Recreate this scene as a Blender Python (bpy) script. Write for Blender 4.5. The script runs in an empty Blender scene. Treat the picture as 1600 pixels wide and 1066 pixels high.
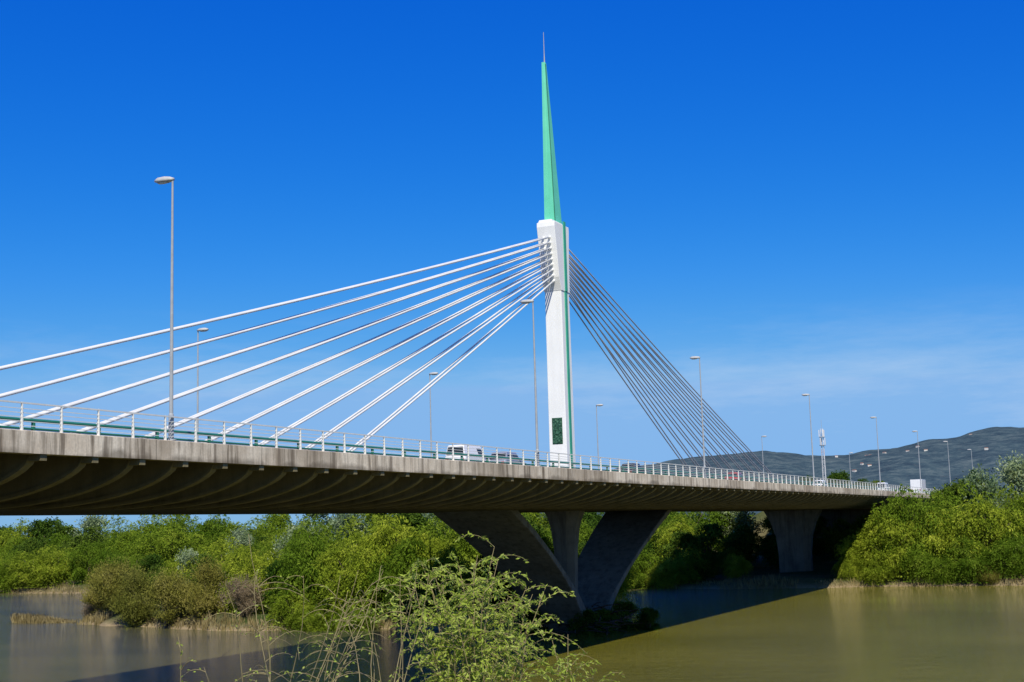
import bpy, math, random
import numpy as np
from mathutils import Vector, Matrix, noise
random.seed(7); R=np.random.RandomState(11)
S=bpy.context.scene; COL=S.collection
S.view_settings.view_transform='Standard'; S.view_settings.look='None'; S.view_settings.exposure=0

# ---------------------------------------------------------------- materials
def newmat(name):
    m=bpy.data.materials.new(name); m.use_nodes=True; m.node_tree.nodes.clear()
    return m,m.node_tree
def nd(t,typ,**k):
    n=t.nodes.new(typ)
    for a,b in k.items(): setattr(n,a,b)
    return n
def ramp(t,fac,stops):
    r=nd(t,'ShaderNodeValToRGB'); e=r.color_ramp.elements
    while len(e)<len(stops): e.new(0.5)
    for i,(p,c) in enumerate(stops):
        e[i].position=p; e[i].color=(c[0],c[1],c[2],1)
    t.links.new(fac,r.inputs[0]); return r.outputs[0]
def noi(t,vec,scale,detail=4,rough=.55,mscale=None):
    if mscale:
        mp=nd(t,'ShaderNodeMapping'); mp.inputs['Scale'].default_value=mscale
        t.links.new(vec,mp.inputs[0]); vec=mp.outputs[0]
    n=nd(t,'ShaderNodeTexNoise'); n.inputs['Scale'].default_value=scale
    n.inputs['Detail'].default_value=detail; n.inputs['Roughness'].default_value=rough
    t.links.new(vec,n.inputs['Vector']); return n.outputs['Fac']
def mth(t,op,a,b_=0.0):
    n_=nd(t,'ShaderNodeMath',operation=op)
    for i_,q in enumerate((a,b_)):
        if isinstance(q,(int,float)): n_.inputs[i_].default_value=q
        else: t.links.new(q,n_.inputs[i_])
    return n_.outputs[0]
def mix(t,f,a,b,mode='MIX'):
    m=nd(t,'ShaderNodeMix',data_type='RGBA',blend_type=mode)
    for i,v in ((0,f),(6,a),(7,b)):
        if hasattr(v,'links') or hasattr(v,'is_linked'): t.links.new(v,m.inputs[i])
        elif i==0: m.inputs[0].default_value=v
        else: m.inputs[i].default_value=(v[0],v[1],v[2],1)
    return m.outputs[2]
def finish(t,col,rough=.8,metal=0,bump=None,bd=.02,bs=.5,spec=.3,coat=0):
    p=nd(t,'ShaderNodeBsdfPrincipled'); o=nd(t,'ShaderNodeOutputMaterial')
    if isinstance(col,tuple): p.inputs['Base Color'].default_value=(col[0],col[1],col[2],1)
    else: t.links.new(col,p.inputs['Base Color'])
    p.inputs['Roughness'].default_value=rough; p.inputs['Metallic'].default_value=metal
    p.inputs['Specular IOR Level'].default_value=spec; p.inputs['Coat Weight'].default_value=coat
    if bump is not None:
        b=nd(t,'ShaderNodeBump'); b.inputs['Distance'].default_value=bd; b.inputs['Strength'].default_value=bs
        t.links.new(bump,b.inputs['Height']); t.links.new(b.outputs[0],p.inputs['Normal'])
    t.links.new(p.outputs[0],o.inputs[0]); return p
def world_pos(t):
    return nd(t,'ShaderNodeNewGeometry').outputs['Position']
def simple(name,c1,c2,scale=3,rough=.6,metal=0,coat=0):
    m,t=newmat(name); v=nd(t,'ShaderNodeTexCoord').outputs['Object']
    f=noi(t,v,scale); finish(t,ramp(t,f,[(.3,c1),(.7,c2)]),rough,metal,coat=coat); return m
def concrete(name,c1,c2,streak=.6,dark=(.05,.045,.035),fine=.35,lo=.47,joints=False):
    m,t=newmat(name); v=world_pos(t)
    base=ramp(t,noi(t,v,.45,6,.65),[(.3,c1),(.7,c2)])
    st=noi(t,v,1.0,5,.7,(1.6,1.6,.12))
    sf=ramp(t,st,[(lo,(0,0,0)),(lo+.19,(1,1,1))])
    c=mix(t,mth(t,'MULTIPLY',sf,streak),base,dark)
    fn=noi(t,v,9,3,.6)
    c=mix(t,fine,c,ramp(t,fn,[(.3,(.35,.35,.35)),(.7,(1,1,1))]),'MULTIPLY')
    if joints:
        sp_=nd(t,'ShaderNodeSeparateXYZ'); t.links.new(v,sp_.inputs[0])
        pt=ramp(t,noi(t,v,.16,5,.65,(1,1,.5)),[(.43,(0,0,0)),(.58,(1,1,1))])
        c=mix(t,mth(t,'MULTIPLY',pt,.6),c,(.29,.22,.14))
        dr=ramp(t,noi(t,v,1.5,4,.7,(1,1,.08)),[(.50,(0,0,0)),(.62,(1,1,1))])
        c=mix(t,mth(t,'MULTIPLY',dr,.7),c,(.11,.08,.05))
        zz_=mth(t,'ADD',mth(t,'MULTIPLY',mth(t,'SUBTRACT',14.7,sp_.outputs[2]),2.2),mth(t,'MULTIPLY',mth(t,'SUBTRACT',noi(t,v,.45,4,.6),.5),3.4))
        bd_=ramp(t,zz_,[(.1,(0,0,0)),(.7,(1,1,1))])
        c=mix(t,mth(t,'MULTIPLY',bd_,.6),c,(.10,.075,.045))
        fr=mth(t,'FRACT',mth(t,'DIVIDE',sp_.outputs[1],12.2)); jn=mth(t,'LESS_THAN',fr,.004)
        c=mix(t,mth(t,'MULTIPLY',jn,.6),c,(.05,.045,.04))
    finish(t,c,.88,bump=fn,bd=.01,bs=.3*fine/.35,spec=.2); return m
M={}
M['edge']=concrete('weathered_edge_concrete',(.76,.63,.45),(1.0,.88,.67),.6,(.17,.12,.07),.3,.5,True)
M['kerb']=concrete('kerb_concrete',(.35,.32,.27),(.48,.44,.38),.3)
M['soffit']=concrete('soffit_concrete',(.08,.063,.028),(.135,.108,.052),.35,(.04,.03,.015),.2)  # concrete darkened so the colour carries the deep shade under the deck
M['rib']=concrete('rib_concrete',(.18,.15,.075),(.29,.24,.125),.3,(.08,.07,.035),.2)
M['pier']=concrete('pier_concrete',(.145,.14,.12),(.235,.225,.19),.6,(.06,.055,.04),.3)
M['white']=concrete('white_painted_concrete',(.80,.80,.77),(.86,.86,.83),.12,(.5,.5,.48),.08)
M['green']=simple('green_painted_steel',(.13,.60,.38),(.16,.67,.44),.6,.5)
M['greenm']=simple('green_strip_paint',(.04,.33,.20),(.06,.40,.25),.6,.5)
M['greend']=simple('dark_green_steel',(.02,.15,.09),(.03,.19,.12),.6,.45)
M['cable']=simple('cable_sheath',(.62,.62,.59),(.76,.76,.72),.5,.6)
M['cabled']=simple('shaded_cable_sheath',(.34,.35,.36),(.42,.43,.44),.5,.6)  # same sheath in darker grey: shade on the back stays painted in
M['rail']=simple('white_railing_paint',(.64,.64,.59),(.76,.76,.70),2,.5)
M['galv']=simple('galvanised_steel',(.30,.32,.33),(.40,.42,.43),2,.6,.1)
M['lamp']=simple('lamp_housing',(.42,.42,.40),(.5,.5,.48),4,.5)
M['lens']=simple('lamp_glass',(.55,.57,.55),(.62,.64,.62),4,.2)
M['asphalt']=simple('asphalt',(.04,.04,.04),(.065,.065,.062),30,.9)
M['paint']=simple('road_paint',(.6,.6,.58),(.75,.75,.72),8,.7)
M['carw']=simple('white_car_paint',(.76,.76,.76),(.82,.82,.82),1,.3,0,.3)
M['card']=simple('dark_car_paint',(.03,.035,.04),(.045,.05,.055),1,.3,0,.8)
M['carr']=simple('red_car_paint',(.35,.03,.02),(.4,.04,.03),1,.3,0,.8)
M['cars']=simple('silver_car_paint',(.4,.41,.42),(.46,.47,.48),1,.3,.5,.8)
M['glass']=simple('vehicle_glass',(.015,.02,.025),(.02,.03,.035),1,.08)
M['tyre']=simple('tyre_rubber',(.02,.02,.02),(.03,.03,.03),10,.85)
M['rim']=simple('wheel_rim',(.4,.4,.4),(.5,.5,.5),5,.35,.8)
M['headl']=simple('headlight',(.6,.6,.6),(.75,.75,.75),5,.15)
M['taill']=simple('taillight',(.4,.01,.01),(.5,.02,.02),5,.2)
M['mastw']=simple('mast_white',(.6,.6,.6),(.75,.75,.75),2,.5)
M['mastr']=simple('mast_red',(.55,.45,.43),(.6,.5,.48),2,.5)
M['bark']=simple('bark',(.07,.05,.035),(.14,.11,.08),4,.95)
M['drift']=simple('wet_driftwood',(.035,.025,.015),(.08,.055,.035),4,.9)
M['twig']=simple('twig_bark',(.22,.18,.08),(.34,.28,.13),6,.9)
M['wall']=simple('render_wall',(.55,.52,.47),(.65,.62,.55),.5,.9)
M['roof']=simple('tile_roof',(.22,.11,.07),(.28,.14,.09),2,.9)
m,t=newmat('bronze_relief'); v=world_pos(t); vo=nd(t,'ShaderNodeTexVoronoi'); vo.inputs['Scale'].default_value=5; t.links.new(v,vo.inputs['Vector'])
finish(t,ramp(t,noi(t,v,5,5,.7),[(.35,(.012,.05,.03)),(.65,(.06,.17,.10))]),.6,.2,bump=vo.outputs['Distance'],bd=.08,bs=.8); M['relief']=m
def leafmat(name,dark,mid,light,trans=.35,nscale=.5,rnd=True):
    m,t=newmat(name); oi=nd(t,'ShaderNodeObjectInfo'); v=world_pos(t)
    f=noi(t,v,nscale,3,.6)
    c=ramp(t,f,[(.3,dark),(.52,mid),(.72,light)])
    if rnd:
        hs=nd(t,'ShaderNodeHueSaturation'); t.links.new(c,hs.inputs['Color'])
        mr=nd(t,'ShaderNodeMapRange'); t.links.new(oi.outputs['Random'],mr.inputs[0]); mr.inputs[3].default_value=.74; mr.inputs[4].default_value=1.3
        t.links.new(mr.outputs[0],hs.inputs['Value'])
        mr2=nd(t,'ShaderNodeMapRange'); t.links.new(oi.outputs['Random'],mr2.inputs[0]); mr2.inputs[3].default_value=.52; mr2.inputs[4].default_value=.48
        t.links.new(mr2.outputs[0],hs.inputs['Hue']); c=hs.outputs[0]
    d=nd(t,'ShaderNodeBsdfDiffuse'); tr=nd(t,'ShaderNodeBsdfTranslucent'); mx=nd(t,'ShaderNodeMixShader'); mx.inputs[0].default_value=trans
    t.links.new(c,d.inputs[0]); t.links.new(c,tr.inputs[0])
    o=nd(t,'ShaderNodeOutputMaterial'); t.links.new(d.outputs[0],mx.inputs[1]); t.links.new(tr.outputs[0],mx.inputs[2]); t.links.new(mx.outputs[0],o.inputs[0])
    return m
M['willow']=leafmat('willow_leaves',(.075,.125,.010),(.19,.27,.022),(.36,.43,.05))
M['dense']=leafmat('dense_leaves',(.035,.07,.010),(.08,.14,.018),(.16,.24,.03))
M['silver']=leafmat('silver_poplar_leaves',(.10,.16,.06),(.24,.31,.15),(.42,.48,.30))
M['brown']=leafmat('brown_shrub_leaves',(.12,.12,.02),(.22,.21,.04),(.32,.28,.08),.25)
M['pink']=leafmat('dry_pinkish_shrub',(.22,.16,.10),(.36,.26,.17),(.48,.36,.25),.25)
M['reed']=leafmat('dry_reed',(.2,.14,.06),(.38,.28,.14),(.5,.4,.24),.2)
M['fore']=leafmat('young_willow_leaves',(.26,.34,.04),(.42,.52,.08),(.60,.66,.18),.45,3,False)
m,t=newmat('bank_ground'); v=world_pos(t)
c=mix(t,ramp(t,noi(t,v,.06,6,.6),[(.42,(0,0,0)),(.6,(1,1,1))]),(.06,.09,.022),(.18,.15,.07))
sep=nd(t,'ShaderNodeSeparateXYZ'); t.links.new(v,sep.inputs[0])
mr=nd(t,'ShaderNodeMapRange'); t.links.new(sep.outputs[2],mr.inputs[0]); mr.inputs[1].default_value=.1; mr.inputs[2].default_value=.9
c=mix(t,mr.outputs[0],(.34,.26,.15),c)
fn=noi(t,v,2,6,.7); c=mix(t,.6,c,ramp(t,fn,[(.3,(.4,.4,.4)),(.7,(1,1,1))]),'MULTIPLY')
finish(t,c,.95,bump=fn,bd=.3,bs=.6,spec=.1); M['ground']=m
m,t=newmat('hazy_hill_scrub'); v=world_pos(t)
f1=noi(t,v,.014,9,.78,(1,1,4))
c=ramp(t,f1,[(.38,(.032,.055,.075)),(.50,(.055,.090,.105)),(.64,(.11,.145,.145))])  # scrub tones with bluish distance haze mixed into the colour
sp_=ramp(t,noi(t,v,.05,2,.5,(1,1,3)),[(.62,(0,0,0)),(.72,(1,1,1))])
c=mix(t,mth(t,'MULTIPLY',sp_,.3),c,(.19,.20,.18))
finish(t,c,1,spec=0,bump=f1,bd=18,bs=.45); M['hill']=m
# water
m,t=newmat('river_water'); v=world_pos(t)
big=noi(t,v,.02,4,.6,(1,1.8,1))
c=ramp(t,big,[(.35,(.135,.125,.012)),(.65,(.185,.168,.022))])
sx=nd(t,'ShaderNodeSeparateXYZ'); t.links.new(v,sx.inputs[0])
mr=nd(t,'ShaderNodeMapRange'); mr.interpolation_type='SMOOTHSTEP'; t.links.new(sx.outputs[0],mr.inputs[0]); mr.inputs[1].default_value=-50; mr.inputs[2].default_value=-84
c=mix(t,mr.outputs[0],c,ramp(t,big,[(.38,(.060,.062,.030)),(.62,(.115,.105,.040))]))  # left side recoloured in place of sky reflection; also darkens the bridge shadow band
w1=noi(t,v,1.9,6,.75,(1,1.6,1)); w2=noi(t,v,.45,3,.6,(1,1.5,1))
hgt_=mth(t,'ADD',w1,mth(t,'MULTIPLY',w2,1.8))
p=finish(t,c,.03,bump=hgt_,bd=.32,bs=.85,spec=.75); p.inputs['IOR'].default_value=1.33
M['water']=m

# ---------------------------------------------------------------- mesh helpers
class MB:
    def __init__(s): s.v=[]; s.f=[]; s.mi=[]
    def add(s,vs,fs,mi=0):
        o=len(s.v); s.v+= [tuple(p) for p in vs]; s.f+=[tuple(i+o for i in f) for f in fs]; s.mi+=[mi]*len(fs)
    def box(s,x0,x1,y0,y1,z0,z1,mi=0):
        s.add([(x0,y0,z0),(x1,y0,z0),(x1,y1,z0),(x0,y1,z0),(x0,y0,z1),(x1,y0,z1),(x1,y1,z1),(x0,y1,z1)],
              [(0,3,2,1),(4,5,6,7),(0,1,5,4),(1,2,6,5),(2,3,7,6),(3,0,4,7)],mi)
    def loft(s,rings,mi=0,cap=True):
        n=len(rings[0]); vs=[p for r in rings for p in r]; fs=[]
        for i in range(len(rings)-1):
            for j in range(n):
                k=(j+1)%n; fs.append((i*n+j,i*n+k,(i+1)*n+k,(i+1)*n+j))
        if cap: fs.append(tuple(range(n-1,-1,-1))); fs.append(tuple((len(rings)-1)*n+j for j in range(n)))
        s.add(vs,fs,mi)
    def tube(s,pts,rad,n=8,mi=0,cap=True):
        pts=[Vector(p) for p in pts]; rings=[]
        if not hasattr(rad,'__len__'): rad=[rad]*len(pts)
        for i,p in enumerate(pts):
            d=(pts[min(i+1,len(pts)-1)]-pts[max(i-1,0)]).normalized()
            a=d.cross(Vector((0,0,1)) if abs(d.z)<.95 else Vector((1,0,0))).normalized(); b=a.cross(d)
            rings.append([p+(a*math.cos(2*math.pi*j/n)+b*math.sin(2*math.pi*j/n))*rad[i] for j in range(n)])
        s.loft(rings,mi,cap)
    def rect(s,cx,cy,hx,hy,z): return [(cx-hx,cy-hy,z),(cx+hx,cy-hy,z),(cx+hx,cy+hy,z),(cx-hx,cy+hy,z)]
    def mesh(s,name,mats,smooth=False):
        me=bpy.data.meshes.new(name); me.from_pydata(s.v,[],s.f)
        for m_ in (mats if isinstance(mats,list) else [mats]): me.materials.append(m_)
        me.polygons.foreach_set('material_index',s.mi)
        if smooth: me.polygons.foreach_set('use_smooth',[True]*len(s.f))
        import bmesh
        bm=bmesh.new(); bm.from_mesh(me); bmesh.ops.recalc_face_normals(bm,faces=bm.faces); bm.to_mesh(me); bm.free()
        me.update(); return me
def quadmesh(name,V,mat):
    n=V.shape[0]; me=bpy.data.meshes.new(name)
    me.vertices.add(n*4); me.vertices.foreach_set('co',V.reshape(-1).astype(np.float32))
    me.loops.add(n*4); me.loops.foreach_set('vertex_index',np.arange(n*4,dtype=np.int32))
    me.polygons.add(n); me.polygons.foreach_set('loop_start',np.arange(0,n*4,4,dtype=np.int32))
    me.materials.append(mat); me.update(calc_edges=True); me.validate(); return me
def obj(name,data,parent=None,loc=(0,0,0),rot=(0,0,0),sc=(1,1,1)):
    o=bpy.data.objects.new(name,data); COL.objects.link(o); o.location=loc; o.rotation_euler=rot; o.scale=sc
    if parent: o.parent=parent
    return o
def tag(o,label=None,cat=None,group=None,kind=None):
    if label: o['label']=label
    if cat: o['category']=cat
    if group: o['group']=group
    if kind: o['kind']=kind
    return o
def copy_thing(src,loc,rotz=0,sc=(1,1,1),name=None):
    n=src.copy(); n.location=loc; n.rotation_euler=(0,0,rotz); n.scale=sc; COL.objects.link(n)
    for k in src.children:
        c=k.copy(); c.parent=n; COL.objects.link(c)
        for k2 in k.children:
            c2=k2.copy(); c2.parent=c; COL.objects.link(c2)
    return n
def bevel(o,w=.05,seg=2):
    b=o.modifiers.new('b','BEVEL'); b.width=w; b.segments=seg; b.limit_method='ANGLE'

# ---------------------------------------------------------------- terrain
XC=-55.0
def sm(t): t=np.clip(t,0,1); return t*t*(3-2*t)
def H(x,y):
    x=np.asarray(x,float); y=np.asarray(y,float)
    wob=3*np.sin(x*.045+1)+1.6*np.sin(x*.13)+.7*np.sin(x*.37+y*.1)
    near=9.4-11.4*sm((y-1)/44.0)
    t=y-(221+wob)
    far=-2+3.6*sm((t+4)/12.0)+2.4*sm((t-10)/60.0)
    z=np.where(y<130,near,far)
    z=z+ (sm((x+42)/20.0)*sm((y-228)/35.0)*4.0)*(y>200)*(1-sm((x-150)/80))
    ex=(x+93)/39.0; ey=(y-151)/18.5
    rr=np.sqrt(ex**2+ey**2)+.05*np.sin(x*.21)+.04*np.sin(y*.4+x*.1)+.02*np.sin(x*.9)
    isl=-2+3.6*sm((1.09-rr)/.24)
    z=np.where((y>110)&(y<200),np.maximum(z,isl),z)
    em=15.05-np.maximum(np.abs(x-XC)-17.5,0)*.55
    k=sm((y-286)/6.0); k2=sm((-32-y)/6.0)
    z=np.where(y>284,z+np.maximum(em-z,0)*k,z); z=np.where(y<-30,z+np.maximum(em-z,0)*k2,z)
    z=z+.25*np.sin(x*.31+y*.17)*np.sin(y*.23)*(z>1)*(z<14)
    return z
xs=np.concatenate([np.linspace(-6500,-420,14)[:-1],np.arange(-420,-145,3.5),np.arange(-145,-40,1.5),np.arange(-40,160,3.5),np.linspace(160,6500,14)])
ys=np.concatenate([np.linspace(-1500,-70,8)[:-1],np.arange(-70,120,3.0),np.arange(120,180,1.5),np.arange(180,210,3.0),np.arange(210,240,1.5),np.arange(240,420,3.0),np.linspace(420,9000,16)])
X,Y=np.meshgrid(xs,ys); Z=H(X,Y); nx,ny=len(xs),len(ys)
vv=np.stack([X,Y,Z],-1).reshape(-1,3); i=np.arange(nx*ny).reshape(ny,nx)
ff=np.stack([i[:-1,:-1],i[:-1,1:],i[1:,1:],i[1:,:-1]],-1).reshape(-1,4)
me=bpy.data.meshes.new('ground'); me.from_pydata(vv.tolist(),[],ff.tolist()); me.materials.append(M['ground']); me.polygons.foreach_set('use_smooth',[True]*len(ff))
tag(obj('ground',me),kind='structure')
b=MB(); b.add([(-6500,20,0),(6500,20,0),(6500,245,0),(-6500,245,0)],[(0,1,2,3)])
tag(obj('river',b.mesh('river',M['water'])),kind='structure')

# hills
prof=[(-40,150),(-25,150),(-10,146),(0,133),(3,127),(4.2,121),(5.2,122),(6.6,114),(8,111),(9,104),(10.2,102),(11,97),(12.6,101),(14.2,105),(16,99),(17.9,97),(21,84),(25,40),(29,8),(40,4)]
pa=[p[0] for p in prof]; ph=[p[1] for p in prof]
na,nr=460,64; vs=[];fs=[]
def hillp(al,tt):
    D=3000+4200*tt
    base=np.interp(al,pa,ph)*5200/2150
    x=-D*math.sin(math.radians(al)); y=D*math.cos(math.radians(al))
    nz=noise.fractal(Vector((x/600,y/600,3)),1.0,2.1,6)
    n2=noise.fractal(Vector((x/170,y/170,9)),1.0,2.1,4)
    gl=abs(noise.noise(Vector((x/260,y/420,5))))
    env=float(sm(tt/.52))*(1-.35*float(sm((tt-.52)/.48)))
    return (x,y,4+base*env*(1+.07*nz+.03*n2)+(nz*55+gl*50)*env*(1-env)*2.4)
for a in range(na):
    al=-40+80*a/(na-1)
    for r in range(nr):
        vs.append(hillp(al,r/(nr-1)))
for a in range(na-1):
    for r in range(nr-1):
        q=a*nr+r; fs.append((q,q+nr,q+nr+1,q+1))
me=bpy.data.meshes.new('hills'); me.from_pydata(vs,[],fs); me.materials.append(M['hill']); me.polygons.foreach_set('use_smooth',[True]*len(fs))
tag(obj('hills',me),kind='structure')
rh=random.Random(12)
hp=None
for k in range(18):
    al=rh.uniform(9.2,11.0) if k<9 else rh.uniform(4.5,14); x,y,z=hillp(al,rh.uniform(.28,.47))
    if hp is None:
        hp=tag(obj('hillside_house',None,None,(x,y,z),(0,0,0),(.5,.5,.5)),"small pale house on the wooded hillside","house","houses scattered over the hillside")
        b=MB(); b.box(-9,9,-6,6,-6,6.5); obj('wall',b.mesh('wall',M['wall']),hp)
        b=MB(); b.add([(-9.6,-6.6,6.5),(9.6,-6.6,6.5),(9.6,6.6,6.5),(-9.6,6.6,6.5),(-9.6,0,9.5),(9.6,0,9.5)],[(0,1,5,4),(3,4,5,2),(0,4,3),(1,2,5),(0,3,2,1)]); obj('roof',b.mesh('roof',M['roof']),hp)
    else: copy_thing(hp,(x,y,z),rh.uniform(-.6,.6),(rh.uniform(.4,.7),)*3)

# ---------------------------------------------------------------- bridge
XE,XF=-40.0,-70.0; ZT=15.3; Y0,Y1=-34.0,290.0; YP=135.0
bridge=tag(obj('cable_stayed_bridge',None),"white concrete cable-stayed road bridge with green spire crossing a river","bridge")
for s_,xe in ((1,XE),(-1,XF)):
    b=MB()
    prof_=[(xe,14.42),(xe,15.3),(xe-.35*s_,15.36),(xe-.6*s_,15.3),(xe-.6*s_,14.42)]
    n=108; rings=[[(p[0],Y0+(Y1-Y0)*k/n,p[1]) for p in prof_] for k in range(n+1)]
    b.loft(rings)
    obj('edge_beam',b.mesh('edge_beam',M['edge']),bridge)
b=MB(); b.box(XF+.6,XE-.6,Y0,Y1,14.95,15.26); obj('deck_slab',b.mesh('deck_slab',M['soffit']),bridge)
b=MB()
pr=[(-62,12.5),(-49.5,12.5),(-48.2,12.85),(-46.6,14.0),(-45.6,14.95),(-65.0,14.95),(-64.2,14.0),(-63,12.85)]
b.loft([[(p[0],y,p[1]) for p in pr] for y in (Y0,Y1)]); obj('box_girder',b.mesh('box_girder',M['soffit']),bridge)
def ribmesh(sgn):
    b=MB(); n=14
    edge=XE if sgn>0 else XF
    inner=-49.3 if sgn>0 else -61.0
    pts=[]
    for k in range(n+1):
        t_=k/n; t_=t_**1.4; x=edge-.62*sgn+(inner-(edge-.62*sgn))*t_
        pts.append((x,14.42-1.88*(math.sqrt(max(0,1-(1-t_)**2)))**1.15))
    for k in range(n):
        (xa,za),(xb,zb)=pts[k],pts[k+1]
        x0,x1=(xa,xb)
        for w,z0a,z0b,zta,ztb in ((.13,za,zb,14.95,14.95),(.21,za-.05,zb-.05,za+.1,zb+.1)):
            b.add([(x0,-w,z0a),(x1,-w,z0b),(x1,w,z0b),(x0,w,z0a),(x0,-w,zta),(x1,-w,ztb),(x1,w,ztb),(x0,w,zta)],
              [(0,3,2,1),(4,5,6,7),(0,1,5,4),(2,3,7,6),(1,2,6,5),(3,0,4,7)])
    xa=edge-.08*sgn; xb=edge-.7*sgn
    b.box(min(xa,xb),max(xa,xb),-.18,.18,14.16,14.41)
    return b.mesh('rib',M['rib'])
rm=ribmesh(1); rf=ribmesh(-1)
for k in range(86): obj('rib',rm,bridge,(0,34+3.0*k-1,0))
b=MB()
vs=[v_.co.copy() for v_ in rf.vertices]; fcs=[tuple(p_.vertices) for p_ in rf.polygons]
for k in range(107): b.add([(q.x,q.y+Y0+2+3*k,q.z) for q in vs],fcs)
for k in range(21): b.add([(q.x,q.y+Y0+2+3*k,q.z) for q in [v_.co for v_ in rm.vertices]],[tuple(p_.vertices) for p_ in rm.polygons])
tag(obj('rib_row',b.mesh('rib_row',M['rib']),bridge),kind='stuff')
vp=obj('v_shaped_pier',None,bridge)
zz=[-2.5,0,1.6,4.0,6.2,8.2,10.4,12.55]
out=[2.4,2.5,3.7,6.5,9.9,13.6,18.2,23.4]
inn=[0,0,1.9,5.1,8.7,12.4,16.8,21.6]
wx=[2.5,2.6,2.85,3.1,3.3,3.55,3.8,4.0]
for s_ in (-1,1):
    b=MB(); rings=[]
    for k in range(len(zz)):
        a,c=YP+s_*inn[k],YP+s_*out[k]; w=wx[k]
        rings.append([(-55.8-w,a,zz[k]),(-55.8+w,a,zz[k]),(-55.8+w,c,zz[k]),(-55.8-w,c,zz[k])])
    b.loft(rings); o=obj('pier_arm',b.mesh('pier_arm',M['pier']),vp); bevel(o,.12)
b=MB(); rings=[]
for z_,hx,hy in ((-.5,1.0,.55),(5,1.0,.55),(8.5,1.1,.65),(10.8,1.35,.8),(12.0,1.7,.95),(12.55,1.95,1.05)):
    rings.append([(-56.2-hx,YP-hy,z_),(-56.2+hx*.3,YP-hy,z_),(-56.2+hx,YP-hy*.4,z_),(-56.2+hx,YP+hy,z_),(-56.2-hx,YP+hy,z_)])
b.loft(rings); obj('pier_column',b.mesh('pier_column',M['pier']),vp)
for yy in (238,):
    b=MB(); rings=[]
    for z_,hx,hy in ((-1,2.7,1.0),(5,2.7,1.0),(8,3.0,1.1),(10.5,3.8,1.25),(12.55,4.9,1.4)):
        rings.append([(-56-hx,yy-hy,z_),(-56+hx*.6,yy-hy,z_),(-56+hx,yy-hy*.2,z_),(-56+hx,yy+hy,z_),(-56-hx,yy+hy,z_)])
    b.loft(rings); obj('pier',b.mesh('pier',M['pier']),bridge)
for yy,yy2 in ((288,291),(-35,-32)):
    b=MB(); b.box(-69,-41,yy,yy2,0,14.9); b.box(-69.4,-66,yy-4 if yy>0 else yy2,yy if yy>0 else yy2+4,0,12.2); b.box(-44,-40.6,yy-4 if yy>0 else yy2,yy if yy>0 else yy2+4,0,12.2)
    obj('abutment',b.mesh('abutment',M['pier']),bridge)
# pylon
py=obj('pylon',None,bridge)
PX=-55.85; YQ=134.1
b=MB(); b.loft([b.rect(PX,YQ,1.35,1.6,15.2),b.rect(PX,YQ,1.3,1.55,16.6),b.rect(PX,YQ,1.0,1.2,16.9),b.rect(PX,YQ-.1,.95,1.12,36.2)])
o=obj('pylon_shaft',b.mesh('pylon_shaft',M['white']),py); bevel(o,.06)
ZS=[35.9,36.1,37.3,40.0,42.7,43.2]; HN=[1.25,1.32,1.8,2.2,2.7,2.65]; HP=[1.05,1.05,1.08,1.15,1.35,1.3]
b=MB(); hx=1.03
b.loft([[(PX-hx,YQ-a_,z_),(PX+hx,YQ-a_,z_),(PX+hx,YQ+g_,z_),(PX-hx,YQ+g_,z_)] for z_,a_,g_ in zip(ZS,HN,HP)])
b.loft([b.rect(PX-.1,YQ-1.0,.8,1.6,43.19),b.rect(PX-.1,YQ-1.0,.72,1.5,43.5)])
o=obj('pylon_head',b.mesh('pylon_head',M['white']),py); bevel(o,.04)
def hneg(z): return float(np.interp(z,ZS,HN))
def hpos(z): return float(np.interp(z,ZS,HP))
b=MB(); b.box(PX+.90,PX+1.05,YQ-.34,YQ+.26,16.95,35.95); b.box(PX+1.0,PX+1.12,YQ-.34,YQ+.26,35.95,43.6)
obj('green_strip',b.mesh('green_strip',M['greenm']),py)
b=MB(); sy=-1.55
b.loft([[(PX-.42,YQ-1.95,43.48),(PX+.05,YQ-1.95,43.48),(PX+.45,YQ-1.2,43.48),(PX+.40,YQ+1.0,43.48),(PX-.42,YQ+1.0,43.48)],
        [(PX-.2,YQ+sy-.34,61.2),(PX+.0,YQ+sy-.34,61.2),(PX+.16,YQ+sy-.15,61.2),(PX+.12,YQ+sy+.22,61.2),(PX-.2,YQ+sy+.22,61.2)]])
obj('spire',b.mesh('spire',M['green']),py)
b=MB(); b.tube([(PX+.48,YQ-1.15,43.6),(PX+.16,YQ+sy-.14,61.0)],.06,6); obj('spire_seam',b.mesh('spire_seam',M['greend']),py)
b=MB(); b.tube([(PX,YQ+sy,61.1),(PX,YQ+sy,62.2),(PX,YQ+sy,64.7)],[.09,.05,.03],6); obj('lightning_rod',b.mesh('lightning_rod',M['galv']),py)
b=MB(); n=7; mth_n=14
vs=[];fs=[]
for a in range(n):
    for c in range(mth_n):
        dx=noise.noise(Vector((a*.9,c*.9,2)))*.14
        vs.append((PX-.55+1.08*a/(n-1),YQ-1.25+dx*.9-.03,19.6+2.6*c/(mth_n-1)))
for a in range(n-1):
    for c in range(mth_n-1):
        q=a*mth_n+c; fs.append((q,q+mth_n,q+mth_n+1,q+1))
b.add(vs,fs); b.box(PX-.60,PX+.58,YQ-1.22,YQ-1.16,19.5,22.3)
obj('relief_plaque',b.mesh('relief_plaque',M['relief']),py)
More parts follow.
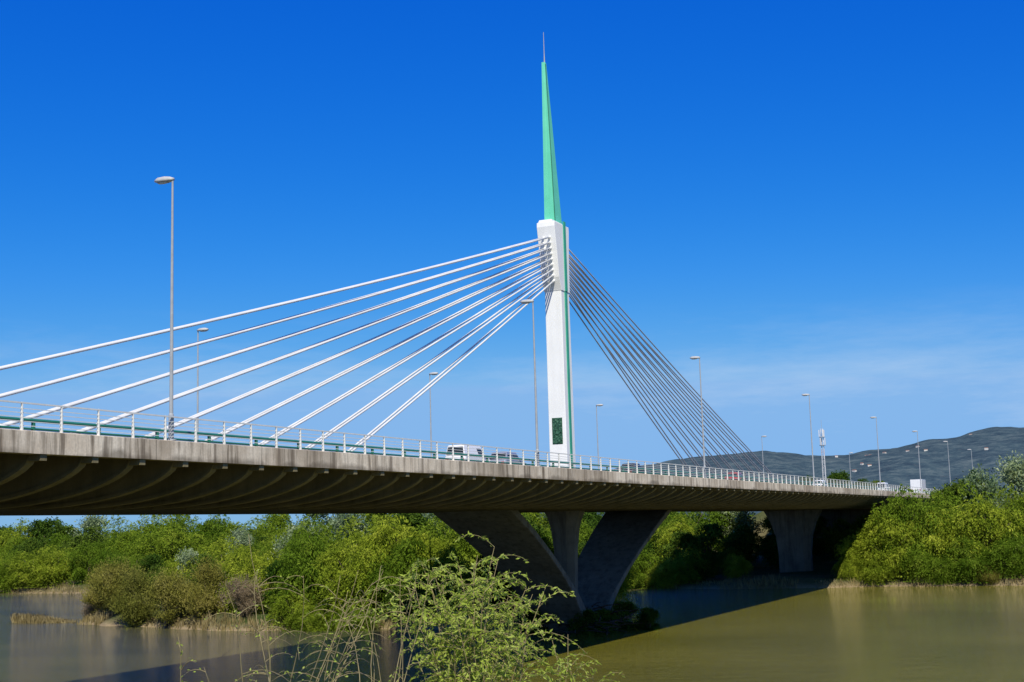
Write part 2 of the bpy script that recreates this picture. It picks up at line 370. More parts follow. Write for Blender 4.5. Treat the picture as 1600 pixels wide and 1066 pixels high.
for s_ in (-1,1):
    for k in range(9):
        yd=(YP-99.3+6.4*k) if s_<0 else (YP+101.5-6.45*k); zt=41.6-.57*k; hh=hneg(zt) if s_<0 else hpos(zt)
        for e in (-.36,.36):
            p0=Vector((PX+e*.45,yd,15.2)); p1=Vector((PX+e,YQ+s_*(hh-.2),zt)); L=(p1-p0).length
            pts=[p0+(p1-p0)*(j/16)-Vector((0,0,.004*L*4*(j/16)*(1-j/16))) for j in range(17)]
            d0=(pts[1]-pts[0]).normalized(); d1=(pts[-1]-pts[-2]).normalized()
            b=MB(); b.tube(pts,.09 if s_<0 else .075,8); b.tube([p0,p0+d0*2.6,p0+d0*2.75],[.13,.13,.09],8)
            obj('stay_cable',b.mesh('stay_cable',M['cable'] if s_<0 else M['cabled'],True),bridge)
            b=MB(); b.tube([p1,p1-d1*.6],.13,10); obj('anchor_sleeve',b.mesh('anchor_sleeve',M['white'],False),py)
b=MB()
b.box(PX-1.3,PX+1.3,Y0,YQ-2,15.27,15.5); b.box(PX-1.3,PX+1.3,YQ+2,Y1,15.27,15.5); b.box(PX-2,PX+2,YQ-2,YQ+2,15.27,15.6)
obj('median_kerb',b.mesh('median_kerb',M['kerb']),bridge)
b=MB(); b.box(-43.2,-40.6,Y0,Y1,15.265,15.40); b.box(-69.4,-66.8,Y0,Y1,15.265,15.40); obj('footway',b.mesh('footway',M['kerb']),bridge)
b=MB(); b.add([(-66.8,Y0,15.268),(-43.2,Y0,15.268),(-43.2,Y1,15.268),(-66.8,Y1,15.268)],[(0,1,2,3)])
b.add([(-69,Y1,15.27),(-41,Y1,15.27),(-41,900,15.27),(-69,900,15.27)],[(0,1,2,3)])
b.add([(-69,-400,15.27),(-41,-400,15.27),(-41,Y0,15.27),(-69,Y0,15.27)],[(0,1,2,3)])
road=tag(obj('road',b.mesh('road',M['asphalt'])),kind='structure')
b=MB()
for x in (-43.6,-53.7,-58.3,-66.4): b.add([(x-.07,Y0,15.275),(x+.07,Y0,15.275),(x+.07,700,15.275),(x-.07,700,15.275)],[(0,1,2,3)])
for x in (-48.6,-62.3):
    for k in range(70): y=Y0+k*9; b.add([(x-.07,y,15.275),(x+.07,y,15.275),(x+.07,y+3.5,15.275),(x-.07,y+3.5,15.275)],[(0,1,2,3)])
obj('lane_markings',b.mesh('lane_markings',M['paint']),road)
def rail_rails(x):
    b=MB(); ya,yb=Y0,400
    b.box(x-.04,x+.04,ya,yb,16.41,16.47)
    for z_ in (15.52,15.69,15.86,16.03,16.2): b.box(x-.015,x+.015,ya,yb,z_,z_+.03)
    return b
pb=MB(); pb.loft([[(-.075,-.028,0),(.075,-.028,0),(.075,.028,0),(-.075,.028,0)],[(-.05,-.022,.9),(.05,-.022,.9),(.05,.022,.9),(-.05,.022,.9)],[(-.035,-.022,1.15),(.035,-.022,1.15),(.035,.022,1.15),(-.035,.022,1.15)]])
pm=pb.mesh('post',M['rail'])
rl=tag(obj('railing',None,None,(-40.3,0,15.3)),"white steel railing with thin horizontal bars along the deck edge","railing","railings along the bridge deck")
b=rail_rails(0); b.v=[(p[0],p[1],p[2]-15.3) for p in b.v]; obj('rail_bars',b.mesh('rail_bars',M['rail']),rl)
for k in range(100): obj('post',pm,rl,(0,34.4+2.2*k,.03))
def postrow(ylist):
    b=MB()
    vs=[v_.co.copy() for v_ in pm.vertices]; fcs=[tuple(p_.vertices) for p_ in pm.polygons]
    for y in ylist: b.add([(q.x,q.y+y,q.z+.03) for q in vs],fcs)
    return b.mesh('post_row',M['rail'])
tag(obj('post_row',postrow([34.4-2.2*k for k in range(1,31)]+[34.4+2.2*k for k in range(100,166)]),rl),kind='stuff')
rl2=tag(obj('railing',None,None,(-69.7,0,15.3)),"white steel railing with thin horizontal bars along the deck edge","railing","railings along the bridge deck")
b=rail_rails(0); b.v=[(p[0],p[1],p[2]-15.3) for p in b.v]; obj('rail_bars',b.mesh('rail_bars',M['rail']),rl2)
tag(obj('post_row',postrow([Y0+1+2.2*k for k in range(196)]),rl2),kind='stuff')
for x in (-43.45,-66.55):
    g=tag(obj('crash_barrier',None,None,(x,0,15.27)),"green steel tube crash barrier between road and footway","crash barrier","green crash barriers on the deck")
    b=MB(); b.tube([(0,Y0,.86),(0,378,.86)],.085,8); b.tube([(0,Y0,.5),(0,378,.5)],.05,8)
    obj('barrier_rail',b.mesh('barrier_rail',M['greend']),g)
    b=MB()
    for k in range(100): b.box(-.09,.06,Y0+1+4.1*k-.05,Y0+1+4.1*k+.05,0,.84)
    tag(obj('barrier_posts',b.mesh('barrier_posts',M['greend']),g),kind='stuff')

# ---------------------------------------------------------------- street lamps
def lamp():
    e=obj('street_lamp',None)
    b=MB(); b.tube([(0,0,0),(0,0,.06)],.24,12); b.tube([(0,0,0),(0,0,1.2),(0,0,1.25),(0,0,12.3)],[.13,.125,.095,.05],10)
    b.tube([(.03,0,12.3),(-.25,0,12.34)],[.05,.045],8)
    obj('pole',b.mesh('pole',M['galv'],False),e)
    b=MB(); rings=[]
    for x,w,h0,h1 in ((.06,.07,12.29,12.40),(-.1,.14,12.27,12.46),(-.4,.2,12.25,12.5),(-.8,.19,12.26,12.49),(-1.0,.1,12.3,12.43)):
        rings.append([(x,-w,h0),(x,w,h0),(x,w*1.05,(h0+h1)/2),(x,w*.6,h1),(x,-w*.6,h1),(x,-w*1.05,(h0+h1)/2)])
    b.loft(rings); obj('lamp_head',b.mesh('lamp_head',M['lamp'],True),e)
    b=MB(); b.loft([[(x,-w,z),(x,w,z)][:2]+[(x,w*.6,z-.05),(x,-w*.6,z-.05)] for x,w,z in ((-.3,.1,12.255),(-.55,.15,12.245),(-.82,.13,12.255))]); obj('lamp_glass',b.mesh('lamp_glass',M['lens'],True),e)
    return e
lm=lamp(); lm.location=(-40.45,50.4,15.36)
tag(lm,"tall grey street lamp on the bridge edge","street lamp","street lamps along the bridge")
for y in (92.3,134.5,185,236,282,328,375): copy_thing(lm,(-40.45,y,15.36))
for y in (90,130.2,180,272,362): copy_thing(lm,(-69.55,y,15.36),math.pi)

# ---------------------------------------------------------------- vehicles
def wheel(par,x,y,r=.32,w=.22):
    p=obj('wheel',None,par,(x,y,r))
    b=MB(); n=20; rings=[]
    for xx,rr in ((-w/2,r*.62),(-w/2,r*.93),(-w*.35,r),(w*.35,r),(w/2,r*.93),(w/2,r*.62)):
        rings.append([(xx,rr*math.cos(2*math.pi*j/n),rr*math.sin(2*math.pi*j/n)) for j in range(n)])
    b.loft(rings); obj('tyre',b.mesh('tyre',M['tyre'],True),p)
    b=MB(); rings=[]
    for xx in (-w*.51,w*.51): rings.append([(xx,r*.6*math.cos(2*math.pi*j/n),r*.6*math.sin(2*math.pi*j/n)) for j in range(n)])
    b.loft(rings); obj('rim',b.mesh('rim',M['rim']),p)
def vehicle(name,label,cat,paint,L,W,low,roof,nose,ws,rs,rb,loc,rot,side_from=0.0,cargo=None):
    e=tag(obj(name,None,None,loc,(0,0,rot)),label,cat,"vehicles driving over the bridge")
    h=L/2; w=W/2
    pf=[(-h,.35),(-h-.04,.6),(-h+.02,low-.08),(-h+.12,low),(h-nose,low),(h-.25,low-.18),(h-.02,low-.35),(h+.03,.5),(h-.05,.28),(h-.6,.24),(-h+.5,.24)]
    b=MB(); rings=[]
    for sx,ins in ((-w,.10),(-w+.09,0),(w-.09,0),(w,.10)):
        rings.append([(sx,y*(1-ins/h),.3+(z-.3)*(1-ins*.5)) for y,z in pf])
    b.loft(rings)
    fy=h-nose; y0,y1=-h+rb,fy; t0,t1=y0+rs,y1-ws
    wi=w-.08; wt=w-.22
    A=[(-wi,y0),(wi,y0),(wi,y1),(-wi,y1)]; T=[(-wt,t0),(wt,t0),(wt,t1),(-wt,t1)]
    b.loft([[(x,y,low-.03) for x,y in A],[(x,y,roof-.06) for x,y in T],[(x*.93,(y-(t0+t1)/2)*.96+(t0+t1)/2,roof) for x,y in T]])
    o=obj('body',b.mesh('body',paint),e); bevel(o,.04)
    def P(u,vv_,side):
        yb=y0+(y1-y0)*u; yt=t0+(t1-t0)*u; y=yb+(yt-yb)*vv_; x=(wi+(wt-wi)*vv_)+.012; z=low-.03+(roof-.06-low+.03)*vv_
        return (x*side,y,z)
    wins=[(.08,.46),(.51,.93)] if side_from==0 else [(side_from,.93)]
    for s_ in (-1,1):
        for u0,u1 in wins:
            b=MB(); b.add([P(u0,.14,s_),P(u1,.14,s_),P(u1,.8,s_),P(u0,.8,s_)],[(0,1,2,3)]); obj('side_window',b.mesh('side_window',M['glass']),e)
        b=MB(); b.box(s_*(w+.02)-.09,s_*(w+.02)+.09,y1-.55,y1-.4,low-.02,low+.14); obj('mirror',b.mesh('mirror',paint),e)
    zr=roof-.06-low+.03
    for nm,ya,yb,sg in (('windscreen',y1,t1,1),('rear_window',y0,t0,-1)):
        b=MB(); q=[]
        for vv_ in (.1,.88):
            y=ya+(yb-ya)*vv_+sg*.015; x=(wi+(wt-wi)*vv_)*.9; q.append((x,y,low-.03+zr*vv_))
        b.add([(-q[0][0],q[0][1],q[0][2]),q[0],q[1],(-q[1][0],q[1][1],q[1][2])],[(0,1,2,3)]); obj(nm,b.mesh(nm,M['glass']),e)
    for s_ in (-1,1):
        b=MB(); b.box(s_*(w-.35)-.18,s_*(w-.35)+.18,h-.03,h+.045,low-.5,low-.34); obj('headlight',b.mesh('headlight',M['headl']),e)
        b=MB(); b.box(s_*(w-.25)-.13,s_*(w-.25)+.13,-h-.05,-h+.03,low-.45,low-.2); obj('taillight',b.mesh('taillight',M['taill']),e)
        for y in (-h+.85,h-.85): wheel(e,s_*(w-.12),y)
    if cargo:
        cy0,cy1,ch=cargo; b=MB(); b.box(-w-.1,w+.1,cy0,cy1,.75,ch); o=obj('cargo_box',b.mesh('cargo_box',paint),e); bevel(o,.05)
    return e
ZR=15.275
vehicle('van',"white delivery van driving behind the railing","van",M['carw'],4.6,1.8,1.15,1.95,.9,.6,.15,.05,(-46.8,93.6,ZR),0,.68)
vehicle('car',"silver hatchback following the white van","car",M['cars'],4.2,1.75,.95,1.55,1.1,.6,.45,.25,(-45.6,98,ZR),0)
vehicle('car',"dark saloon car crossing the bridge","car",M['card'],4.4,1.75,.95,1.5,1.2,.6,.6,.6,(-45.2,126,ZR),0)
vehicle('car',"red car crossing the bridge","car",M['carr'],4.1,1.75,.95,1.5,1.1,.6,.45,.25,(-45.2,163,ZR),0)
vehicle('car',"white car near the far end of the bridge","car",M['carw'],4.3,1.75,.95,1.5,1.1,.6,.45,.25,(-45.4,212,ZR),0)
vehicle('van',"white minivan leaving the bridge","van",M['carw'],4.9,1.9,1.15,2.1,1.0,.7,.2,.1,(-45.4,268,ZR),0)
vehicle('truck',"white box truck at the far end of the bridge","truck",M['carw'],8.2,2.2,1.5,2.6,.6,.4,.1,5.6,(-44.6,308,ZR),0,cargo=(-4.0,1.8,3.4))

# ---------------------------------------------------------------- telecom mast
e=tag(obj('telecom_mast',None,None,(-84.4,400,6)),"slim pale lattice telecom mast with panel antennas on top","mast")
b=MB(); Hm=31; n=20
for k in range(n):
    z0,z1=Hm*k/n,Hm*(k+1)/n; w0,w1=.5-.2*k/n,.5-.2*(k+1)/n; mi=1 if k%6==3 else 0
    c0=[(w0,w0),(-w0,w0),(-w0,-w0),(w0,-w0)]; c1=[(w1,w1),(-w1,w1),(-w1,-w1),(w1,-w1)]
    for j in range(4):
        b.tube([(*c0[j],z0),(*c1[j],z1)],.05,4,mi); q=(j+1)%4
        b.tube([(*c0[j],z0),(*c1[q],z1)],.03,4,mi); b.tube([(*c0[j],z0),(*c0[q],z0)],.03,4,mi)
obj('lattice_tower',b.mesh('lattice_tower',[M['mastw'],M['mastr']]),e)
for j in range(6):
    a=j*math.pi/3; b=MB(); b.box(-.16,.16,-.1,.1,0,2.0); obj('panel_antenna',b.mesh('panel_antenna',M['mastw']),e,(.8*math.cos(a),.8*math.sin(a),26.2+2.4*(j%2)),(0,0,a+math.pi/2))
for z_ in (26.0,28.4):
    b=MB(); b.tube([(0,0,z_),(0,0,z_+.15)],.9,12); obj('antenna_platform',b.mesh('antenna_platform',M['galv']),e)
b=MB(); b.tube([(0,0,31),(0,0,33.5)],.05,6); obj('whip_antenna',b.mesh('whip_antenna',M['galv']),e)

# ---------------------------------------------------------------- vegetation
def nrm(a): return a/np.maximum(np.linalg.norm(a,axis=-1,keepdims=True),1e-6)
def leaves(pos,along,L,W,rs,jit=.55):
    n=len(pos); r=nrm(rs.randn(n,3)); a=nrm(along+jit*rs.randn(n,3)); s=nrm(np.cross(a,r))
    l=(L*(.6+.8*rs.rand(n)))[:,None]/2; w=(W*(.6+.8*rs.rand(n)))[:,None]/2
    return np.stack([pos-a*l,pos+s*w,pos+a*l,pos-s*w],1)
def crownarr(seed,Ht,Rr,zb,nl,ns,nj,droop,sl,L,W):
    rs=np.random.RandomState(seed)
    th=rs.rand(nl)*6.283; hh=rs.rand(nl)
    prof_=np.sin(np.pi*np.clip(.12+.8*hh,0,1))**.7
    rad=Rr*prof_*np.sqrt(rs.rand(nl))*.86
    lc=np.stack([rad*np.cos(th),rad*np.sin(th),zb+(Ht-zb)*(.08+.8*hh)],1)
    lr=Rr*(.16+.24*rs.rand(nl))
    k=rs.randint(0,nl,ns); d=nrm(rs.randn(ns,3)+np.array([0,0,.35]))
    st=lc[k]+d*(lr[k]*(.35+.75*rs.rand(ns)**.6))[:,None]
    sj=np.linspace(0,1,nj)[None,:,None]*(sl*(.4+1.2*rs.rand(ns)))[:,None,None]
    dd=nrm(d+np.array([0,0,.45 if droop>0 else .9]))
    pos=st[:,None,:]+dd[:,None,:]*sj*(.7 if droop>0 else 1)+np.array([0,0,-1.])*droop*sj**1.6
    al=dd[:,None,:]*.5+np.array([0,0,-1.])*(droop*1.5)+0*sj
    pos=pos+rs.randn(*pos.shape)*.08
    pos[...,2]=np.maximum(pos[...,2],.05)
    return leaves(pos.reshape(-1,3),al.reshape(-1,3),L,W,rs),lc
def tree_proto(kind,mat,label,cat,seed,**k):
    arr,lc=crownarr(seed,**k)
    e=obj(kind,None); tag(e,label,cat)
    b=MB(); rs=random.Random(seed); nst=rs.choice([1,2,3]); top=k['Ht']*.7
    for s_ in range(nst):
        a=rs.random()*6.28; sp=.35*k['Rr']*(nst>1)
        pts=[(0.15*math.cos(a)*s_,0.15*math.sin(a)*s_,-.6)]+[(sp*math.cos(a)*t_+.15*rs.uniform(-1,1),sp*math.sin(a)*t_+.15*rs.uniform(-1,1),top*t_) for t_ in (.25,.5,.75,1)]
        r0=.018*k['Ht']+.04; b.tube(pts,[r0*1.2,r0,r0*.75,r0*.5,r0*.2],7)
    for q in lc[:14]:
        z0=min(q[2]*.5,top*.6); b.tube([(0,0,z0),(q[0]*.5,q[1]*.5,(z0+q[2])*.52),tuple(q)],[.1,.065,.03],5)
    obj('trunk',b.mesh('trunk',M['bark'],True),e); obj('crown',quadmesh('crown',arr,mat),e)
    return e
WL="yellow-green willow tree with drooping feathery foliage on the river bank"
protos={
 'w1':tree_proto('willow_tree',M['willow'],WL,"tree",1,Ht=10,Rr=4.3,zb=.4,nl=34,ns=2400,nj=8,droop=.6,sl=1.7,L=.38,W=.11),
 'w2':tree_proto('willow_tree',M['willow'],WL,"tree",2,Ht=10,Rr=3.8,zb=.5,nl=28,ns=2100,nj=9,droop=.7,sl=2.0,L=.38,W=.11),
 'w3':tree_proto('willow_tree',M['willow'],WL,"tree",3,Ht=10,Rr=5.0,zb=.2,nl=40,ns=2700,nj=8,droop=.45,sl=1.6,L=.38,W=.11),
 'd1':tree_proto('riverside_tree',M['dense'],"mid-green leafy tree in the riverside thicket","tree",4,Ht=10,Rr=4.2,zb=.4,nl=26,ns=2900,nj=5,droop=.15,sl=.9,L=.34,W=.19),
 'd2':tree_proto('riverside_tree',M['dense'],"mid-green leafy tree in the riverside thicket","tree",5,Ht=10,Rr=3.6,zb=.4,nl=22,ns=2600,nj=5,droop=.15,sl=.9,L=.34,W=.19),
 's1':tree_proto('poplar_tree',M['silver'],"silvery grey-green poplar standing among the willows","tree",6,Ht=10,Rr=3.2,zb=1.0,nl=16,ns=1600,nj=6,droop=-.1,sl=1.1,L=.32,W=.2),
 's2':tree_proto('poplar_tree',M['silver'],"silvery grey-green poplar standing among the willows","tree",7,Ht=10,Rr=2.7,zb=1.2,nl=13,ns=1400,nj=6,droop=-.1,sl=1.2,L=.32,W=.2),
 'b1':tree_proto('tamarisk_shrub',M['brown'],"olive-brown feathery shrub at the water's edge","shrub",8,Ht=6,Rr=3.4,zb=.1,nl=18,ns=2100,nj=7,droop=-.2,sl=1.2,L=.36,W=.08),
 'b2':tree_proto('tamarisk_shrub',M['brown'],"olive-brown feathery shrub at the water's edge","shrub",9,Ht=6,Rr=3.0,zb=.1,nl=14,ns=1900,nj=7,droop=-.25,sl=1.2,L=.36,W=.08),
 'bp':tree_proto('tamarisk_shrub',M['pink'],"dry pinkish-tan shrub at the tip of the islet","shrub",10,Ht=6,Rr=3.0,zb=.05,nl=14,ns=1500,nj=7,droop=-.25,sl=1.2,L=.34,W=.07),
}
GR={'w':"willows along the river",'d':"trees in the riverside thicket",'s':"poplars among the willows",'b':"shrubs at the water's edge"}
used=set()
def plant(k,x,y,h,wf=1.0):
    src=protos[k]; base=6.0 if k[0]=='b' else 10.0; s=h/base; z=float(H(x,y))-.15
    sw=s*wf*random.uniform(.92,1.1)
    if k not in used:
        used.add(k); src.location=(x,y,z); src.scale=(sw,sw,s); src.rotation_euler=(0,0,random.random()*6.28); src['group']=GR[k[0]]; return src
    return copy_thing(src,(x,y,z),random.random()*6.28,(sw,sw,s))
rn=random.Random(5)
x=-84
while x>-330:
    plant(rn.choice(['w1','w2','w3','w3','w1','d2']),x,225+rn.uniform(0,5)+3*math.sin(x*.045+1),rn.uniform(5,9),1.3); x-=rn.uniform(5,7.5)
x=-78
while x>-345:
    plant(rn.choice(['w1','w2','w3','w1','d1','w2','w3','s1']),x,240+rn.uniform(-3,5),rn.uniform(9,12.5),1.2); x-=rn.uniform(6,8.5)
x=-74
while x>-370:
    plant(rn.choice(['w1','w3','d1','w2','s2','d2']),x,258+rn.uniform(-4,6),rn.uniform(12,14.8),1.15); x-=rn.uniform(6.5,9.5)
for x,y,h in ((-73,262,11),(-66,268,9),(-60,272,8),(-72,240,9),(-66,233,5),(-50,275,8),(-45,266,8),(-74,230,8),(-69,249,8),(-62,246,6),(-48,252,6),(-53,262,8),(-44,246,6),(-63,256,8)):
    plant(rn.choice(['d1','d2']),x,y,h,1.2)
for x,y,h in ((-82,222,5.5),(-78,223,6.5),(-74.5,222.5,5),(-71,223.5,5.5),(-67.5,224,4.5),(-63,225,4),(-86,221.5,4.5)):
    plant(rn.choice(['w1','w3','d1']),x,y,h,1.35)
for k,x,y,h,wf in (('w3',-38,227.5,11,1.0),('w1',-34.5,230,14,1),('w2',-30,229,11,1.2),('w3',-28,234,14,1.1),('w1',-24,230,12.5,1.2),('w1',-21,238,13,1),
   ('w2',-17,233,13,1.2),('w3',-12,229,10.5,1.2),('w1',-8,238,13.5,1),('w3',-3,231,12,1.2),('s1',-15,240,15.5,.9),('w2',4,236,13,1.1),('w3',12,231,12,1.2),('w2',20,238,13,1),
   ('w1',-33,236,13,1),('s2',-18.5,243,15.5,1),('w1',28,233,12,1.2),('w2',38,236,13,1.2),('w1',-36,242,10,.9),('w1',-20,226,7,1.2),('w3',-36,234,11,.9),('w2',-33,225,6.5,1.3),('w3',-26,225,7,1.2),('w1',-14,225.5,6,1.2),('w2',-7,226,7,1.2),
   ('w2',-40,232,9.5,1.0),('w3',-42.5,228,7,1.2),('s2',-24,237,15,.9),('d2',-28,241,14,1),('w3',-40,224.5,5,1.4),('w1',-30,224,4.5,1.5),('b1',-23,224.2,2.8,1.2),('w3',-1,225,5,1.4),('w3',5,226,6,1.3),('w2',-44.5,225,4.5,1.3)):
    plant(k,x,y,h,wf)
for k,x,y,h,wf in (('bp',-130,146.5,3.6,1.0),('b1',-126.5,145,5.2,1.1),('b2',-121,141,5.6,1.1),('b1',-115,137,5.6,1.1),('b2',-109,135.5,5.6,1.1),('b1',-103,135,5.4,1.1),('w1',-120,151,7.5,1.1),('s2',-114,146,7,1),
   ('w3',-110,148,9.2,1.1),('w2',-104,143,8.5,1.1),('w3',-98,139,8,1.1),('bp',-97,134,4.2,1.2),('s1',-100,150,10,1),('w1',-94,145,10.8,1),('w2',-90,138,9.5,1.1),('w1',-90,134,5,1.3),
   ('w3',-86,146,12,1),('w1',-84,137,9.3,1.1),('d2',-88,157,12,1),('w1',-80,142,11.5,1.1),('w2',-77,138,9,1.1),('w3',-80,153,12,1),('w3',-79.5,160,12,.9),('w2',-74,141,8.5,1.1),('d2',-69,145,7,1.1),
   ('w1',-68,152,9,1),('w3',-64,150,6.5,1.1),('w3',-61,157,8,1),('d1',-66,145,4,1.3),('w2',-59,154,6,1.1),('w2',-74,163,10,1),('w3',-82,134.5,5,1.3),('d1',-76,137,4.5,1.3),('w1',-94,163,10,1),('w3',-104,160,9,1),
   ('d1',-106,140,7.5,1.0),('d2',-93,137,6.5,1.2),('w3',-86,133.6,4,1.3),('d1',-117,142,6,1.1),('s2',-92,150,11.5,1)):
    plant(k,x,y,h,wf)
for x,y,h in ((-51,138,3.8),(-49.3,140,3.0),(-57,139.4,3.4),(-60,135.5,3.4),(-53,131.6,3.4),(-58,131,3.8),(-48.0,137.2,2.7),(-52,134,3.2)):
    o=plant('d2',x,y,h,1.4); o.location.z=-.9
for k,x,y,h,wf in (('d1',-88.5,392,17,.9),('d2',-83,415,15.5,.9),('d1',-92,402,16,.9),('d2',-70,405,6.5,1.2),('d1',-74,400,8,1.2),('d1',-37,340,7,1.0),('w1',-27,275,10,1),('w2',-18,272,12,1),('w3',-10,262,14,1)):
    plant(k,x,y,h,wf)
rd=random.Random(4); b=MB()
for k in range(90):
    a=rd.uniform(0,6.28); x0=-53.5+rd.gauss(0,2.0); y0=YP-1.5+rd.gauss(0,2.6); l=rd.uniform(1,3.4); z0=rd.uniform(-.2,2.6)*(1-min(abs(y0-YP),8)/9)
    dx,dy,dz=math.cos(a)*l,math.sin(a)*l,rd.uniform(-.5,.7)
    b.tube([(x0,y0,z0),(x0+dx*.5+rd.gauss(0,.12),y0+dy*.5,z0+dz*.5+.15),(x0+dx,y0+dy,z0+dz)],[.09,.06,.02],5)
tag(obj('driftwood',b.mesh('driftwood',M['drift'])),"tangle of dark driftwood caught around the pier base","driftwood",kind='stuff')
rs=np.random.RandomState(3); n=70000
cx=rs.uniform(-700,350,700); cy=rs.uniform(320,620,700); ok=(np.abs(cx-XC)>30); cx,cy=cx[ok],cy[ok]
ch=rs.uniform(7,11,len(cx)); k=rs.randint(0,len(cx),n); d=nrm(rs.randn(n,3))*(rs.rand(n,1)**.3)
gz=np.minimum(H(cx,cy),8)
pos=np.stack([cx[k]+d[:,0]*5,cy[k]+d[:,1]*5,gz[k]+ch[k]*(.52+.48*d[:,2])],1)
tag(obj('distant_woodland',quadmesh('distant_woodland',leaves(pos,rs.randn(n,3),1.2,.8,rs),M['dense'])),kind='stuff',label="far-off belt of green trees on the plain")
n=170000
px=np.concatenate([rs.uniform(-140,-40,n//2),rs.uniform(-340,60,n//2)]); pyy=np.concatenate([rs.uniform(125,175,n//2),rs.uniform(212,236,n//2)])
hz=H(px,pyy); dens=(np.sin(px*.4+pyy*.2)+np.sin(px*.17-1)+.6*np.sin(px*.9))>-.8
ok=(hz>-.2)&(hz<1.0)&dens; px,pyy,hz=px[ok],pyy[ok],hz[ok]
a_=rs.rand(2500)*6.283; r_=np.sqrt(rs.rand(2500)); px=np.append(px,-136+5.5*r_*np.cos(a_)); pyy=np.append(pyy,143+1.6*r_*np.sin(a_)); hz=np.append(hz,np.full(2500,-.1))
n=len(px)
hgt=rs.uniform(.3,1.0,n)*(1+.5*np.sin(px*.3)); lean=rs.randn(n,2)*.18; w=.05+.05*rs.rand(n); th=rs.rand(n)*3.14
b0=np.stack([px-w*np.cos(th),pyy-w*np.sin(th),hz-.1],1); b1=np.stack([px+w*np.cos(th),pyy+w*np.sin(th),hz-.1],1)
t1=np.stack([px+lean[:,0]+.02,pyy+lean[:,1],hz+hgt],1); t0=np.stack([px+lean[:,0]-.02,pyy+lean[:,1],hz+hgt],1)
tag(obj('reeds',quadmesh('reeds',np.stack([b0,b1,t1,t0],1),M['reed'])),kind='stuff',label="dry tan reeds and grass along the waterline")

# ---------------------------------------------------------------- near shrubs
def near_shrub(name,label,base,nst,hgt,spread,ntw,nlf,L,W,seed,mat,twl=.7,thick=.018):
    rs=random.Random(seed); nr=np.random.RandomState(seed)
    e=tag(obj(name,None,None,base),label,"shrub"); b=MB(); P=[];A=[]
    for s_ in range(nst):
        a=rs.random()*6.283; r=spread*rs.uniform(.1,1); hh=hgt*rs.uniform(.76,1)*(1-.16*(r/spread)**2)
        dx,dy=math.cos(a)*r,math.sin(a)*r
        pts=[]; ph=rs.random()*6
        for j in range(11):
            t_=j/10; wv=.05*math.sin(ph+t_*9)
            pts.append(Vector((dx*t_**1.3+wv,dy*t_**1.3+wv*.6,-.3+(hh+.3)*(t_*1.12-.12*t_**4))))
        b.tube(pts,[thick*(1-.85*j/10) for j in range(11)],5)
        for k in range(ntw):
            u=rs.uniform(.35,1); i0=min(int(u*10),9); p=pts[i0].lerp(pts[i0+1],u*10-i0)
            an=rs.random()*6.283; l=twl*rs.uniform(.5,1.3)*(1.15-.35*u); out=Vector((math.cos(an),math.sin(an),rs.uniform(.3,1.3))).normalized()
            tp=[]
            for j in range(6):
                t_=j/5; tp.append(p+out*l*t_+Vector((0,0,-.55*l*t_**2.2)))
            b.tube(tp,[.006,.005,.004,.0035,.003,.002],3,cap=False)
            for q in range(nlf):
                t_=rs.uniform(.05,1); i1=min(int(t_*5),4); pp=tp[i1].lerp(tp[i1+1],t_*5-i1); dd=(tp[i1+1]-tp[i1]).normalized()
                P.append((pp.x+rs.gauss(0,.014),pp.y+rs.gauss(0,.014),pp.z+rs.gauss(0,.014))); A.append(tuple(dd))
    obj('branches',b.mesh('branches',M['twig'],True),e)
    if P: obj('foliage',quadmesh('foliage',leaves(np.array(P),np.array(A),L,W,nr,.6),mat),e)
    return e
def at(px,dist):
    al=math.radians(24.6)-math.atan((px-808)/2150); return (-dist*math.sin(al),dist*math.cos(al))
x,y=at(735,18); z=float(H(x,y))
near_shrub('young_willow_shrub',"young willow shrub with arching shoots and pale new leaves",(x,y,z),38,10.85-z,1.4,22,28,.07,.020,21,M['fore'],.8)
x,y=at(880,19); z=float(H(x,y))
near_shrub('young_willow_shrub',"small leafy willow shoot beside the larger shrub",(x,y,z),11,9.6-z,.5,14,20,.065,.02,22,M['fore'])
x,y=at(430,16); z=float(H(x,y))
near_shrub('bare_shrub',"sparse bare-twigged shrub with a few opening buds",(x,y,z),14,11.2-z,1.5,8,5,.04,.018,23,M['fore'],.6,.014)
x,y=at(330,14.5); z=float(H(x,y))
near_shrub('bare_shrub',"sparse bare-twigged shrub with a few opening buds",(x,y,z),4,10.2-z,.7,6,4,.04,.018,24,M['fore'],.5,.012)
x,y=at(590,17); z=float(H(x,y))
near_shrub('bare_shrub',"sparse bare-twigged shrub with a few opening buds",(x,y,z),8,10.9-z,.8,8,7,.045,.018,25,M['fore'],.5,.014)

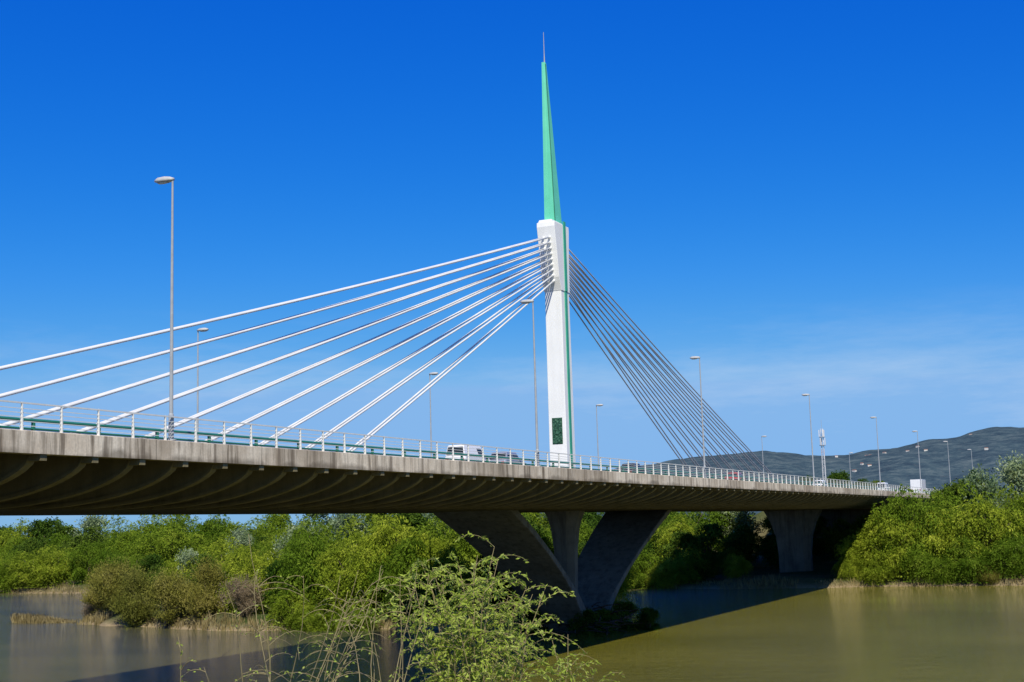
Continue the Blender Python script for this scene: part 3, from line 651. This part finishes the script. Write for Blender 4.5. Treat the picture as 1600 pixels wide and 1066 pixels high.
# ---------------------------------------------------------------- light
sd=Vector((.45,-.78,.92)).normalized()
el=math.asin(sd.z); rotz=math.atan2(sd.x,sd.y)
W_=bpy.data.worlds.new('World'); S.world=W_; W_.use_nodes=True; t=W_.node_tree; t.nodes.clear()
sky=nd(t,'ShaderNodeTexSky',sky_type='NISHITA'); sky.sun_disc=False; sky.sun_elevation=el; sky.sun_rotation=rotz; sky.altitude=100; sky.air_density=1.0; sky.dust_density=.3; sky.ozone_density=3.0
hs=nd(t,'ShaderNodeHueSaturation'); hs.inputs['Saturation'].default_value=1.3; t.links.new(sky.outputs[0],hs.inputs['Color'])
sc_=nd(t,'ShaderNodeSeparateColor'); t.links.new(hs.outputs[0],sc_.inputs[0]); cc=nd(t,'ShaderNodeCombineColor')
ch_=[]
for i_,(a_,g_) in enumerate(((.14,2.2),(.64,1.10),(3.4,.46))):
    ch_.append(mth(t,'MULTIPLY',mth(t,'POWER',mth(t,'MAXIMUM',sc_.outputs[i_],0.0),g_),a_))
G_=mth(t,'MINIMUM',ch_[1],4.7); R_=mth(t,'MINIMUM',ch_[0],mth(t,'MULTIPLY',G_,.5)); B_=mth(t,'MINIMUM',ch_[2],8.3)
for q,s_ in zip((R_,G_,B_),cc.inputs): t.links.new(q,s_)
tc=nd(t,'ShaderNodeTexCoord'); f=noi(t,tc.outputs['Generated'],3.4,9,.66,(1,1,6))
cl=ramp(t,f,[(.50,(0,0,0)),(.76,(1,1,1))])
sp=nd(t,'ShaderNodeSeparateXYZ'); t.links.new(tc.outputs['Generated'],sp.inputs[0])
mk=ramp(t,sp.outputs[2],[(.0,(.6,.6,.6)),(.10,(.45,.45,.45)),(.16,(0,0,0))])
c=mix(t,mth(t,'MULTIPLY',cl,mk),cc.outputs[0],(5.8,7.1,8.8))
bg=nd(t,'ShaderNodeBackground'); bg.inputs[1].default_value=.1; t.links.new(c,bg.inputs[0]); o=nd(t,'ShaderNodeOutputWorld'); t.links.new(bg.outputs[0],o.inputs[0])
L=bpy.data.lights.new('sun','SUN'); L.energy=5.0; L.angle=math.radians(.5); L.color=(1,.94,.80)
lo=obj('sun',L); lo.rotation_euler=sd.to_track_quat('Z','Y').to_euler()

# ---------------------------------------------------------------- camera
cd=bpy.data.cameras.new('camera'); cam=obj('camera',cd); cd.sensor_width=36; cd.lens=2130/1600*36; cd.clip_end=20000; cd.clip_start=.1
p=math.radians(7.76); yaw=math.radians(24.6)
Mx=Matrix.Rotation(yaw,4,'Z')@Matrix.Rotation(math.pi/2+p,4,'X')@Matrix.Rotation(-.028,4,'Z')
cam.matrix_world=Matrix.Translation((0,0,11))@Mx
S.camera=cam
